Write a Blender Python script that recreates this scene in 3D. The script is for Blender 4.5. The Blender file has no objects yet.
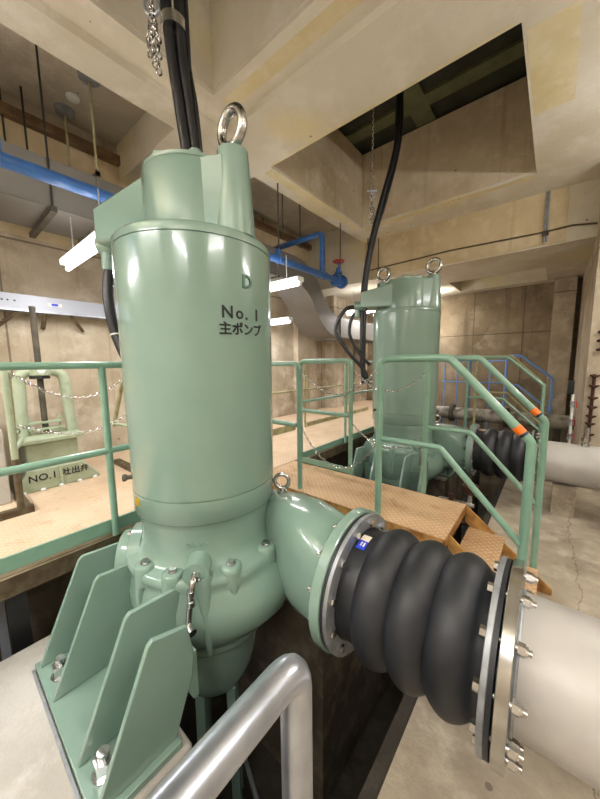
import bpy, bmesh, math, random
from mathutils import Vector, Matrix
random.seed(7)
S = bpy.context.scene
COL = S.collection
PI = math.pi

# ------------------------------------------------------------------ camera
cam_d = bpy.data.cameras.new('camera')
cam = bpy.data.objects.new('camera', cam_d); COL.objects.link(cam)
cam_d.sensor_fit = 'VERTICAL'; cam_d.sensor_height = 24.0
cam_d.lens = 306.67 * 24 / 799; cam_d.clip_start = 0.02
yaw, pitch, roll = 0.691054, 0.121656, -0.011624
fw = Vector((-math.sin(yaw)*math.cos(pitch), math.cos(yaw)*math.cos(pitch), -math.sin(pitch)))
rt = fw.cross(Vector((0, 0, 1))).normalized(); up = rt.cross(fw)
r2 = rt*math.cos(roll) + up*math.sin(roll); u2 = -rt*math.sin(roll) + up*math.cos(roll)
mw = Matrix((r2, u2, -fw)).transposed().to_4x4(); mw.translation = Vector((0, 0, 1.1))
cam.matrix_world = mw
S.camera = cam

# ------------------------------------------------------------------ world, exposure
W = bpy.data.worlds.new('world'); S.world = W; W.use_nodes = True
W.node_tree.nodes['Background'].inputs[0].default_value = (1.0, 0.93, 0.82, 1)
W.node_tree.nodes['Background'].inputs[1].default_value = 0.25
S.view_settings.view_transform = 'Standard'; S.view_settings.look = 'None'
S.view_settings.exposure = -0.12; S.view_settings.gamma = 1.0
S.view_settings.use_curve_mapping = False
LAMP_W = 40.0          # watts of one fluorescent lamp
TUBE_E = 9.0           # emission of a tube
# ceiling lamps of the hall: (x, y, z, direction, length, warm)
HALL_LAMPS = [(1.6, 0.6, 2.55, 'y', 1.2), (1.6, 3.6, 2.55, 'y', 1.2), (-1.6, -1.5, 2.5, 'x', 1.2),
              (0.5, -1.6, 2.55, 'x', 1.2), (-2.6, 7.3, 2.25, 'x', 1.0), (-2.98, -1.4, 2.1, 'x', 1.15)]  # last pair added out of view to brighten the back wall and bay ceiling
WALL_LAMPS = [(-2.97, 0.92, 1.955, 'x', 1.12), (-2.88, 2.85, 1.98, 'x', 1.12), (-3.8, 3.9, 1.74, 'x', 0.8), (-3.2, 6.0, 2.10, 'x', 0.8)]

# ------------------------------------------------------------------ materials
def lin(h):
    if isinstance(h, tuple): return h
    h = h.lstrip('#'); c = [int(h[i:i+2], 16)/255 for i in (0, 2, 4)]
    return tuple((x/12.92 if x <= .04045 else ((x+.055)/1.055)**2.4) for x in c) + (1,)
class NT:
    def __init__(s, name):
        s.m = bpy.data.materials.new(name); s.m.use_nodes = True
        s.t = s.m.node_tree; s.b = s.t.nodes['Principled BSDF']
        s.co = s.t.nodes.new('ShaderNodeTexCoord').outputs['Object']
    def n(s, t, **k):
        x = s.t.nodes.new(t)
        for a, v in k.items(): setattr(x, a, v)
        return x
    def l(s, a, b): s.t.links.new(a, b)
    def math(s, op, a, b=None, c=None):
        x = s.n('ShaderNodeMath', operation=op)
        for i, v in enumerate((a, b, c)):
            if v is None: continue
            if isinstance(v, (int, float)): x.inputs[i].default_value = v
            else: s.l(v, x.inputs[i])
        return x.outputs[0]
    def noise(s, scale, detail=4, rough=.55, vec=None, stretch=None):
        x = s.n('ShaderNodeTexNoise'); x.inputs['Scale'].default_value = scale
        x.inputs['Detail'].default_value = detail; x.inputs['Roughness'].default_value = rough
        v = vec or s.co
        if stretch:
            mp = s.n('ShaderNodeMapping'); mp.inputs['Scale'].default_value = stretch
            s.l(v, mp.inputs[0]); v = mp.outputs[0]
        s.l(v, x.inputs['Vector']); return x.outputs['Fac']
    def ramp(s, fac, lo, hi):
        x = s.n('ShaderNodeMapRange'); x.inputs[1].default_value = lo; x.inputs[2].default_value = hi
        s.l(fac, x.inputs[0]); return x.outputs[0]
    def mix(s, fac, a, b):
        x = s.n('ShaderNodeMix', data_type='RGBA')
        if isinstance(fac, (int, float)): x.inputs[0].default_value = fac
        else: s.l(fac, x.inputs[0])
        for i, v in ((6, a), (7, b)):
            if isinstance(v, (str, tuple)): x.inputs[i].default_value = lin(v)
            else: s.l(v, x.inputs[i])
        return x.outputs[2]
    def bump(s, h, strength=.3, dist=.01):
        x = s.n('ShaderNodeBump'); x.inputs['Strength'].default_value = strength
        x.inputs['Distance'].default_value = dist; s.l(h, x.inputs['Height'])
        s.l(x.outputs[0], s.b.inputs['Normal'])
    def fin(s, col, rough=.5, metal=0, coat=0):
        if isinstance(col, (str, tuple)): s.b.inputs['Base Color'].default_value = lin(col)
        else: s.l(col, s.b.inputs['Base Color'])
        if isinstance(rough, (int, float)): s.b.inputs['Roughness'].default_value = rough
        else: s.l(rough, s.b.inputs['Roughness'])
        s.b.inputs['Metallic'].default_value = metal
        if coat: s.b.inputs['Coat Weight'].default_value = coat; s.b.inputs['Coat Roughness'].default_value = .08
        return s.m
def plain(name, col, rough=.5, metal=0, col2=None, scale=6, lo=.4, hi=.7, bump=0, bscale=60, coat=0):
    t = NT(name); c = col
    if col2: c = t.mix(t.ramp(t.noise(scale), lo, hi), col, col2)
    if bump: t.bump(t.noise(bscale, 3), bump, .004)
    return t.fin(c, rough, metal, coat)
def concrete(name, base, dark, light, stain=None, crack=None, pits=True, rough=.85, scale=1.0, joints=None, streak=None):
    t = NT(name)
    c = t.mix(t.ramp(t.noise(1.3*scale, 6, .6), .38, .66), base, dark)
    c = t.mix(t.ramp(t.noise(3.1*scale, 5, .65), .5, .72), c, light)
    if stain: c = t.mix(t.math('MULTIPLY', t.ramp(t.noise(.9*scale, 3, .5), .56, .66), .75), c, stain)
    if streak: c = t.mix(t.math('MULTIPLY', t.ramp(t.noise(2.2, 4, .6, stretch=(2.2, 2.2, .16)), .55, .72), .7), c, streak)
    fine = t.noise(70, 3, .7)
    c = t.mix(t.math('MULTIPLY', t.ramp(fine, .5, .75), .25), c, dark)
    h = t.math('ADD', t.noise(26, 5, .7), t.math('MULTIPLY', fine, .6))
    if pits:
        v = t.n('ShaderNodeTexVoronoi'); v.inputs['Scale'].default_value = 5.0; t.l(t.co, v.inputs['Vector'])
        pit = t.math('MULTIPLY', t.math('LESS_THAN', v.outputs['Distance'], .07), t.ramp(t.noise(1.7, 2), .5, .55))
        c = t.mix(t.math('MULTIPLY', pit, .6), c, '#4a4034')
    if joints:
        sx = t.n('ShaderNodeSeparateXYZ'); t.l(t.co, sx.inputs[0])
        ax, step, off, zs = joints
        f = t.math('FRACT', t.math('DIVIDE', t.math('ADD', sx.outputs[ax], off), step))
        ln = t.math('LESS_THAN', t.math('ABSOLUTE', t.math('SUBTRACT', f, .5)), .009/step)
        for z in zs:
            ln = t.math('MAXIMUM', ln, t.math('LESS_THAN', t.math('ABSOLUTE', t.math('SUBTRACT', sx.outputs[2], z)), .01))
        c = t.mix(t.math('MULTIPLY', ln, .65), c, '#463a2c')
    if crack:
        sx = t.n('ShaderNodeSeparateXYZ'); t.l(t.co, sx.inputs[0])
        wob = t.math('MULTIPLY', t.math('SUBTRACT', t.noise(3.5, 6, .7), .5), .22)
        d = t.math('ABSOLUTE', t.math('SUBTRACT', t.math('ADD', sx.outputs[0], wob), crack))
        c = t.mix(t.math('MULTIPLY', t.math('LESS_THAN', d, .0035), .6), c, '#5a4c3a')
    t.bump(h, .35, .012)
    return t.fin(c, rough)
def checker(name, base, dark, rust):
    t = NT(name)
    sx = t.n('ShaderNodeSeparateXYZ'); t.l(t.co, sx.inputs[0])
    P = .034
    u = t.math('DIVIDE', t.math('ADD', sx.outputs[0], sx.outputs[1]), P*1.414)
    v = t.math('DIVIDE', t.math('SUBTRACT', sx.outputs[0], sx.outputs[1]), P*1.414)
    fu = t.math('SUBTRACT', t.math('FRACT', u), .5); fv = t.math('SUBTRACT', t.math('FRACT', v), .5)
    par = t.math('FLOORED_MODULO', t.math('ADD', t.math('FLOOR', u), t.math('FLOOR', v)), 2.0)
    inv = t.math('SUBTRACT', 1.0, par)
    a = t.math('ADD', t.math('MULTIPLY', fu, par), t.math('MULTIPLY', fv, inv))
    b = t.math('ADD', t.math('MULTIPLY', fv, par), t.math('MULTIPLY', fu, inv))
    e = t.math('ADD', t.math('POWER', t.math('ABSOLUTE', t.math('DIVIDE', a, .5)), 2.0), t.math('POWER', t.math('ABSOLUTE', t.math('DIVIDE', b, .17)), 2.0))
    lo = t.math('SUBTRACT', 1.0, t.math('MINIMUM', e, 1.0))
    c = t.mix(t.ramp(t.noise(2.2, 5, .65), .4, .68), base, dark)
    c = t.mix(t.math('MULTIPLY', t.ramp(t.noise(5.5, 6, .7), .56, .74), .8), c, rust)
    c = t.mix(t.math('MULTIPLY', t.math('GREATER_THAN', lo, .15), .35), c, '#f0d9b8')
    t.bump(lo, .8, .004)
    return t.fin(c, .6)
M = {}
M['green'] = plain('pump green enamel', '#829d92', .22, 0, '#7d988d', 3, bump=.06, bscale=14, coat=.5)
M['green_dark'] = plain('dark green paint', '#47705a', .4)
M['green_rail'] = plain('railing green paint', '#83a996', .3, 0, '#789d89', 9, coat=.3)
M['green_old'] = plain('pale weathered green paint', '#a7b39b', .42, 0, '#93a084', 11, .45, .75)
M['olive'] = plain('faded olive rail paint', '#a3a37d', .5, 0, '#80774f', 9, .45, .7)
M['ceil'] = concrete('cream ceiling concrete', '#dcd6c6', '#cdc3ad', '#e6e1d5', '#dccf9f', scale=.8)
M['ceil_grey'] = concrete('grey bay ceiling concrete', '#c2b8a6', '#a99d89', '#cfc6b6', scale=1.2)
M['yellow'] = concrete('yellowed ceiling edge', '#ddd1ab', '#d3c494', '#e2d9c0', scale=2)
M['cream_wall'] = concrete('cream upper wall concrete', '#d3c3a0', '#bda985', '#ddd0b4', streak='#b09a70')
M['shaft'] = concrete('brown streaked hatch concrete', '#d3c5ab', '#c0ae90', '#dcd0ba', streak='#a58a5e', scale=1.4)
M['wall'] = concrete('beige wall concrete', '#c6baa6', '#9d8e77', '#dbd1c1', streak='#8a785d', joints=(1, 1.8, .35, (2.35,)))
M['wall_dark'] = concrete('brown wall concrete', '#988870', '#76664f', '#ab9c84', streak='#5f513e', joints=(0, .92, .1, (1.66,)))
M['floor'] = concrete('floor concrete', '#b0a592', '#85796a', '#beb4a3', '#9a8c76', scale=1.6, crack=.22)
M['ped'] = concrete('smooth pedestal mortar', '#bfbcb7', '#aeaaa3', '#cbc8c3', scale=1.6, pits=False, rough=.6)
M['pit_side'] = concrete('pedestal concrete with pit shade painted in', '#6c6152', '#4a4136', '#857a69', scale=1.6)  # pedestal sides darkened: the shade of the pit is in the colour
M['pit'] = concrete('pit concrete with painted shade', '#3d372f', '#2a2620', '#4a443b', scale=1.6)  # dark base colour stands in for the shade down in the pit
M['checker'] = checker('dusty checker plate', '#d3bca2', '#c5a98b', '#ad8460')
M['checker_worn'] = checker('worn rusty checker plate', '#cba983', '#b99268', '#8f6238')
M['ochre'] = plain('rusted ochre steel edge', '#c79a5a', .6, 0, '#8f5f2a', 10, .4, .65)
M['rust'] = plain('rusty olive steel', '#5f5841', .7, 0, '#4b3826', 14, .4, .62, .3, 70)
M['pale_edge'] = plain('pale worn steel edge', '#c4b59b', .6, 0, '#9c8a6c', 8)
M['rust_red'] = plain('brown rust', '#4d2c1e', .85, 0, '#2a1c14', 18, bump=.5)
M['dark'] = plain('dark grime', '#3d382f', .7, 0, '#5a5444', 9)
M['black'] = plain('black paint', '#17181a', .5)
M['rubber'] = plain('black rubber', '#1d1f24', .5, 0, '#2b2d33', 5, .45, .75, .12, 30)
M['cable'] = plain('black cable sheath', '#15161a', .38)
M['galv'] = plain('galvanised steel', '#c3c9d6', .3, .85, '#a5abb6', 12, .4, .7, .08, 40)
M['galv_dull'] = plain('dull galvanised ring', '#a8adb2', .5, .7, '#8a9096', 16, .4, .7)
M['steel'] = plain('bright stainless steel', '#c9c9c9', .2, 1)
M['pipe'] = plain('matt stainless pipe', '#bab7b3', .48, .15, '#aca9a5', 4, .45, .7, .06, 25)
M['grey_pipe'] = plain('grimy grey pipe', '#a8a49a', .6, 0, '#5d564a', 7, .42, .62)
M['duct'] = plain('galvanised sheet duct', '#7c7975', .5, .2, '#716e6a', 2)
M['blue'] = plain('blue pipe paint', '#3566a8', .35, 0, '#2c5590', 8, coat=.2)
M['blue_rail'] = plain('light blue railing paint', '#7dabf0', .35)
M['red'] = plain('red paint', '#b02a2a', .4)
M['white'] = plain('white enamel', '#e2e2e0', .35)
M['white_blue'] = plain('pale sheet metal', '#b4bac8', .4, .1)
M['tape_orange'] = plain('orange reflective tape', '#ff7a18', .4)
M['tape_blue'] = plain('dark tape', '#1e2740', .4)
M['label_blue'] = plain('blue label', '#2848d8', .4)
M['label_white'] = plain('white label', '#e8dccb', .5)
M['yellow_lbl'] = plain('yellow sticker', '#e8c81c', .5)
M['ink'] = plain('black lettering', '#15181a', .5)
M['wood'] = plain('brown batten', '#7c6244', .8, 0, '#58432c', 8)
M['hatch_dark'] = plain('dark hatch cover', '#23261c', .7, 0, '#34382a', 3)
M['hatch_green'] = plain('olive hatch joist', '#5e6344', .7, 0, '#4d5238', 4)
def emis(name, col, e):
    t = NT(name); t.b.inputs['Emission Color'].default_value = lin(col); t.b.inputs['Emission Strength'].default_value = e
    return t.fin('#ffffff', .4)
M['tube'] = emis('fluorescent tube', '#fff4fb', TUBE_E)

# ------------------------------------------------------------------ mesh helpers (world coordinates)
def V(*a): return Vector(a)
def box(bm, x0, x1, y0, y1, z0, z1):
    vs = [bm.verts.new((x, y, z)) for x in (x0, x1) for y in (y0, y1) for z in (z0, z1)]
    for f in ((0, 1, 3, 2), (4, 6, 7, 5), (0, 4, 5, 1), (2, 3, 7, 6), (0, 2, 6, 4), (1, 5, 7, 3)):
        bm.faces.new([vs[i] for i in f])
    return vs
def prism(bm, pts, vec):
    vec = Vector(vec); a = [bm.verts.new(p) for p in pts]; b = [bm.verts.new(Vector(p)+vec) for p in pts]
    n = len(pts); bm.faces.new(a[::-1]); bm.faces.new(b)
    for i in range(n): bm.faces.new((a[i], a[(i+1) % n], b[(i+1) % n], b[i]))
def frame(d):
    d = Vector(d).normalized(); u = d.cross(V(0, 0, 1))
    if u.length < 1e-3: u = V(1, 0, 0)
    u.normalize(); return u, d.cross(u).normalized()
def fillet(pts, r, n=6):
    pts = [Vector(p) for p in pts]; out = [pts[0]]
    for i in range(1, len(pts)-1):
        p, a, b = pts[i], pts[i-1]-pts[i], pts[i+1]-pts[i]
        la, lb = a.length, b.length; a.normalize(); b.normalize()
        ang = a.angle(b)
        if ang > PI-.02: out.append(p); continue
        t = min(r/math.tan(ang/2), la*.49, lb*.49)
        p0, p1 = p+a*t, p+b*t
        for k in range(n+1):
            s = k/n; out.append(p0*(1-s)**2 + p*2*s*(1-s) + p1*s*s)
    out.append(pts[-1]); return out
def smooth(pts, n=8):
    pts = [Vector(p) for p in pts]; P = [pts[0]*2-pts[1]] + pts + [pts[-1]*2-pts[-2]]; out = []
    for i in range(1, len(P)-2):
        for k in range(n):
            t = k/n; a, b, c, d = P[i-1], P[i], P[i+1], P[i+2]
            out.append(.5*((2*b) + (c-a)*t + (2*a-5*b+4*c-d)*t*t + (3*b-a-3*c+d)*t**3))
    out.append(pts[-1]); return out
def tube(bm, pts, r, seg=14, fil=0, cap=True):
    pts = fillet(pts, fil) if fil else [Vector(p) for p in pts]
    rings = []; u = None
    for i, p in enumerate(pts):
        d = (pts[min(i+1, len(pts)-1)] - pts[max(i-1, 0)]).normalized()
        if u is None: u, _ = frame(d)
        else: u = (u - d*u.dot(d)).normalized()
        w = d.cross(u)
        rr = r[i] if isinstance(r, (list, tuple)) else r
        rings.append([bm.verts.new(p + (u*math.cos(2*PI*k/seg) + w*math.sin(2*PI*k/seg))*rr) for k in range(seg)])
    for a, b in zip(rings, rings[1:]):
        for k in range(seg): bm.faces.new((a[k], a[(k+1) % seg], b[(k+1) % seg], b[k]))
    if cap: bm.faces.new(rings[0][::-1]); bm.faces.new(rings[-1])
def lathe(bm, prof, c, axis='z', seg=48, cap=True):
    """prof: (radius, position along the axis)"""
    c = Vector(c); rings = []
    for r, h in prof:
        ring = []
        for k in range(seg):
            a = 2*PI*k/seg; x, y = r*math.cos(a), r*math.sin(a)
            ring.append(bm.verts.new(c + (V(x, y, h) if axis == 'z' else V(h, x, y) if axis == 'x' else V(y, h, x))))
        rings.append(ring)
    for a, b in zip(rings, rings[1:]):
        for k in range(seg): bm.faces.new((a[k], a[(k+1) % seg], b[(k+1) % seg], b[k]))
    if cap: bm.faces.new(rings[0][::-1]); bm.faces.new(rings[-1])
    else:
        a, b = rings[-1], rings[0]
        for k in range(seg): bm.faces.new((a[k], a[(k+1) % seg], b[(k+1) % seg], b[k]))
def torus(bm, c, R, r, nrm=(0, 0, 1), seg=28, sub=10, sx=1.0, updir=None):
    c = Vector(c); n = Vector(nrm).normalized()
    if updir is None: u, w = frame(n)
    else: u = (Vector(updir) - n*Vector(updir).dot(n)).normalized(); w = n.cross(u)
    rings = []
    for i in range(seg):
        a = 2*PI*i/seg; d = u*math.cos(a)*sx + w*math.sin(a); dn = (u*math.cos(a) + w*math.sin(a)*sx).normalized()
        rings.append([bm.verts.new(c + d*R + (dn*math.cos(2*PI*k/sub) + n*math.sin(2*PI*k/sub))*r) for k in range(sub)])
    for i in range(seg):
        a, b = rings[i], rings[(i+1) % seg]
        for k in range(sub): bm.faces.new((a[k], a[(k+1) % sub], b[(k+1) % sub], b[k]))
def hexa(bm, c, d, r, h):
    c = Vector(c); d = Vector(d).normalized(); u, w = frame(d)
    prism(bm, [c + (u*math.cos(PI*k/3) + w*math.sin(PI*k/3))*r for k in range(6)], d*h)
def rod(bm, a, b, r, seg=10): tube(bm, [a, b], r, seg)
def chain_mesh(bm, pts, pitch=.026, R=.0115, r=.0032):
    pts = [Vector(p) for p in pts]; acc = 0; k = 0; nxt = 0
    for a, b in zip(pts, pts[1:]):
        L = (b-a).length
        while nxt <= acc+L:
            p = a + (b-a)*((nxt-acc)/L); d = (b-a).normalized(); u, w = frame(d)
            torus(bm, p, R*.75, r, u if k % 2 else w, 10, 5, 1.55, d)
            k += 1; nxt += pitch
        acc += L
def catenary(a, b, sag, n=14):
    a, b = Vector(a), Vector(b)
    return [a + (b-a)*(i/n) - V(0, 0, sag*4*(i/n)*(1-i/n)) for i in range(n+1)]

ROOT = {}
def thing(name, label, cat, loc, group=None):
    o = bpy.data.objects.new(name, None); COL.objects.link(o); o.location = loc; o.empty_display_size = .1
    o['label'] = label; o['category'] = cat
    if group: o['group'] = group
    ROOT[o] = Vector(loc); return o
def finish(name, bm, m, off, bevel=0, flat=False, angle=38):
    bmesh.ops.recalc_face_normals(bm, faces=bm.faces)
    bmesh.ops.translate(bm, verts=bm.verts, vec=-off)
    me = bpy.data.meshes.new(name); bm.to_mesh(me); bm.free()
    me.materials.append(M[m] if isinstance(m, str) else m)
    if not flat:
        for p in me.polygons: p.use_smooth = True
        me.set_sharp_from_angle(angle=math.radians(angle))
    o = bpy.data.objects.new(name, me); COL.objects.link(o)
    if bevel:
        b = o.modifiers.new('bevel', 'BEVEL'); b.width = bevel; b.segments = 2; b.limit_method = 'ANGLE'; b.angle_limit = math.radians(40)
    return o
def part(name, bm, m, parent, label=None, **k):
    off = ROOT[parent]; o = finish(name, bm, m, off, **k); o.parent = parent; ROOT[o] = off
    if label: o['label'] = label
    return o
def solo(name, bm, m, label, cat, group=None, **k):
    xs = [v.co for v in bm.verts]
    off = Vector((sum(v.x for v in xs)/len(xs), sum(v.y for v in xs)/len(xs), min(v.z for v in xs)))
    o = finish(name, bm, m, off, **k); o.location = off; o['label'] = label; o['category'] = cat
    if group: o['group'] = group
    ROOT[o] = off
    return o
def struct(name, bm, m, **k):
    k.setdefault('flat', True)
    o = finish(name, bm, m, Vector((0, 0, 0)), **k); o['kind'] = 'structure'; return o
def B(): return bmesh.new()
def text_mesh(body, size, extrude=.0012, mapper=None, space=1.0, bold=0):
    c = bpy.data.curves.new('lettering', 'FONT'); c.body = body; c.size = size; c.align_x = 'CENTER'; c.align_y = 'CENTER'
    c.extrude = extrude; c.space_character = space; c.offset = bold; c.resolution_u = 3
    o = bpy.data.objects.new('lettering', c); COL.objects.link(o)
    dg = bpy.context.evaluated_depsgraph_get(); dg.update()
    me = bpy.data.meshes.new_from_object(o.evaluated_get(dg))
    bpy.data.objects.remove(o); bpy.data.curves.remove(c)
    bm = bmesh.new(); bm.from_mesh(me); bpy.data.meshes.remove(me)
    if mapper:
        for v in bm.verts: v.co = mapper(v.co.x, v.co.y, v.co.z)
    return bm
def copy_tree(o, parent=None, skip=()):
    c = o.copy(); COL.objects.link(c); c.parent = parent
    for ch in list(o.children):
        if ch.name.split('.')[0] in skip: continue
        copy_tree(ch, c, skip)
    return c

# ================================================================== SETTING
FZ = -.48
bm = B(); box(bm, -.39, 3.2, -3, 8.2, FZ-.25, FZ); struct('floor', bm, 'floor')
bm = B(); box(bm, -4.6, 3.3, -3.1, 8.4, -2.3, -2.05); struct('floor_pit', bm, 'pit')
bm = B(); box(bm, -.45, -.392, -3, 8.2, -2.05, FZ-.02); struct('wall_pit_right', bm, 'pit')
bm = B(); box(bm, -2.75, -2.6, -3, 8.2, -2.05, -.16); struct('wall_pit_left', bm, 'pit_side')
bm = B(); box(bm, -4.5, -4.25, -3, 8.3, -2.05, 4.6); struct('wall_left', bm, 'wall')
bm = B(); box(bm, -4.25, 3.3, 8.02, 8.3, -2.05, 4.6); struct('wall_back', bm, 'wall_dark')
bm = B(); box(bm, 3.2, 3.4, -3, 8.3, -2.05, 4.6); struct('wall_right', bm, 'wall')
bm = B(); box(bm, -4.5, 3.4, -3.2, -3, -2.05, 4.6); struct('wall_front', bm, 'wall')
# pilasters on the left and back walls, column at right
for i, (y0, y1, d) in enumerate(((4.95, 5.6, .12), (6.1, 7.0, .25), (7.3, 8.02, .12))):
    bm = B(); box(bm, -4.25, -4.25+d, y0, y1, 0, 2.7); struct('wall_left_pilaster', bm, 'wall')
bm = B(); box(bm, -.1, .22, 7.72, 8.02, FZ, 2.6); struct('wall_back_pilaster', bm, 'wall')
bm = B(); box(bm, .3, .95, 5.0, 8.02, FZ, 3.3); struct('wall_right_column', bm, 'wall')
bm = B(); box(bm, -.75, .3, 6.75, 7.0, FZ, .02); struct('wall_back_curb', bm, 'floor')
# ceiling
CZ, TZ = 3.3, 4.42
def slab(name, x0, x1, y0, y1, z0, z1, m='ceil'):
    bm = B(); box(bm, x0, x1, y0, y1, z0, z1); struct(name, bm, m)
slab('ceiling_beam_left', -2.92, -2.64, -3, 2.08, CZ, TZ); slab('ceiling_beam_left', -2.92, -2.64, 2.72, 5.48, CZ, TZ)
slab('ceiling_hatch_side', -2.64, -2.40, -3, 2.08, CZ+.06, TZ)
slab('ceiling_beam_cross', -4.25, 3.2, 2.08, 2.72, CZ, TZ)
slab('ceiling_beam_cross_edge', -2.40, 3.2, 1.79, 2.08, CZ+.06, TZ)
slab('ceiling_beam_cross_bay', -4.25, -2.92, 1.72, 2.08, CZ, TZ)
slab('ceiling_right', -.32, 3.2, 2.72, 4.86, CZ, TZ)
slab('ceiling_right_near', -.36, 3.2, -.3, 1.79, CZ+.06, TZ)
slab('ceiling_near', -2.40, 3.2, -3, -.3, CZ+.06, TZ)
slab('ceiling_far', -2.64, 3.2, 4.86, 5.48, CZ, TZ)
slab('ceiling_bay', -4.25, -2.92, -3, 1.72, 3.7, TZ, 'ceil_grey')
slab('ceiling_bay_far', -4.25, -2.92, 2.72, 5.48, 3.7, TZ, 'ceil_grey')
# the lower ceiling at the back, with a recess
LZ = 2.61
slab('ceiling_low', -4.25, 3.2, 5.48, 6.72, LZ, TZ)
slab('ceiling_low_left', -4.25, -1.72, 6.72, 8.02, LZ, TZ)
slab('ceiling_low_right', -.22, 3.2, 6.72, 8.02, LZ, TZ)
slab('ceiling_low_back', -1.72, -.22, 7.75, 8.02, LZ, TZ)
slab('ceiling_recess_top', -1.72, -.22, 6.72, 7.75, 3.1, TZ, 'shaft')
slab('ceiling_top', -4.5, 3.4, -3.2, 8.3, TZ+.12, TZ+.3, 'hatch_dark')
# hatch linings
def lining(name, x0, x1, y0, y1, z0, m):
    bm = B(); e = .006
    box(bm, x0, x0+e, y0, y1, z0, TZ); box(bm, x1-e, x1, y0, y1, z0, TZ)
    box(bm, x0+e, x1-e, y0, y0+e, z0, TZ); box(bm, x0+e, x1-e, y1-e, y1, z0, TZ)
    struct(name, bm, m)
lining('ceiling_hatch_lining', -2.64, -.32, 2.72, 4.86, CZ+.03, 'shaft')
lining('ceiling_hatch_lining', -2.40, -.36, -.3, 1.79, CZ+.1, 'ceil')
# yellowed edge bands round the hatches
def band(pts, z, name='trim_1', m='yellow'):
    bm = B()
    for x0, x1, y0, y1 in pts: box(bm, x0, x1, y0, y1, z-.0012, z+.002)
    struct(name, bm, m)
band([(-2.38, -.5, 1.87, 1.99)], CZ+.06)
band([(-2.78, -2.645, 2.75, 4.8), (-.30, -.02, 2.8, 3.75), (-2.6, -.36, 4.875, 4.97), (-2.6, -.36, 2.69, 2.715)], CZ, 'trim_2')
# wall batten up in the bay
bm = B(); box(bm, -4.25, -4.16, -3, 1.72, 3.46, 3.56); struct('trim_3', bm, 'wood')
bm = B(); box(bm, -4.25, -4.16, 2.72, 5.48, 3.46, 3.56); struct('trim_4', bm, 'wood')
bm = B(); box(bm, -4.25, -4.235, -3, 5.48, 2.4, 3.46); struct('wall_left_upper', bm, 'cream_wall')
bm = B(); box(bm, -2.9, -.0, 5.465, 5.48, LZ+.02, CZ); struct('ceiling_low_face', bm, 'cream_wall')
# pedestals in the pit
def pedestal(y0, y1, z1, x1=-1.04):
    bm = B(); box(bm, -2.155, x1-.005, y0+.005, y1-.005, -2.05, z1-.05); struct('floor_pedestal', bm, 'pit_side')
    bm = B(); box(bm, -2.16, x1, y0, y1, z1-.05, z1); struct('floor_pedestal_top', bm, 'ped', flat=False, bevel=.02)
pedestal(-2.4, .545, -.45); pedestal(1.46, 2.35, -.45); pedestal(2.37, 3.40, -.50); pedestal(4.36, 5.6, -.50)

# ================================================================== HATCH COVERS
for i, (x0, x1, y0, y1, lb) in enumerate(((-2.7, -.25, 2.65, 4.93, 'dark hatch cover with olive joists above the far ceiling opening'),
                                      (-2.46, -.3, -.36, 1.85, 'dark cover closing the ceiling opening above the near pump'))):
    t = thing('hatch_cover', lb, 'hatch cover', ((x0+x1)/2, (y0+y1)/2, TZ), 'hatch covers over the pumps')
    bm = B(); box(bm, x0, x1, y0, y1, TZ+.04, TZ+.11); part('cover_plate', bm, 'hatch_dark', t)
    for k in range(3):
        yy = y0 + .45 + k*.62
        bm = B(); box(bm, x0, x1, yy, yy+.2, TZ, TZ+.04); part('joist', bm, 'hatch_green', t)
    if i == 0:
        bm = B(); box(bm, -1.75, -1.5, y0+.1, y1-.1, TZ-.001, TZ+.035); part('cross_joist', bm, 'hatch_green', t)

# ================================================================== WALKWAYS
def plate_platform(name, label, x0, x1, y0, y1, m, edge='rust', group=None, drop=.13, xedge=True):
    t = thing(name, label, 'walkway', ((x0+x1)/2, (y0+y1)/2, -.16), group)
    bm = B(); box(bm, x0, x1, y0, y1, -.008, 0); part('checker_plate', bm, m, t)
    for yy in (y0, y1-.05):
        bm = B(); box(bm, x0+.002, x1-.002, yy, yy+.05, -drop, -.0085); part('edge_beam', bm, edge, t)
    if xedge:
        for xx in (x0, x1-.05):
            bm = B(); box(bm, xx, xx+.05, y0+.052, y1-.052, -drop, -.0085); part('edge_beam', bm, edge, t)
    return t
t = thing('walkway', 'long tan checker plate walkway along the left wall', 'walkway', (-3.2, 2.5, -.18))
bm = B(); box(bm, -4.24, -2.19, -2.5, 7.9, -.008, 0); part('checker_plate', bm, 'checker', t)
bm = B(); box(bm, -2.25, -2.192, -2.5, 7.9, -.024, -.009); box(bm, -2.25, -2.2, -2.5, 7.9, -.045, -.032); part('edge_strip', bm, 'pale_edge', t, 'pale worn edge strip')
bm = B(); box(bm, -2.3, -2.215, -2.5, 7.9, -.165, -.046); part('edge_beam', bm, 'rust', t)
for y in (.15, 2.2, 3.2, 5.4):
    bm = B(); box(bm, -2.36, -2.27, y, y+.09, -2.05, -.167); part('support_post', bm, 'black', t, 'black support post')
bm = B(); box(bm, -2.58, -2.54, .12, .17, -2.05, -.17); part('support_post', bm, 'white_blue', t, 'pale support post')
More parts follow.
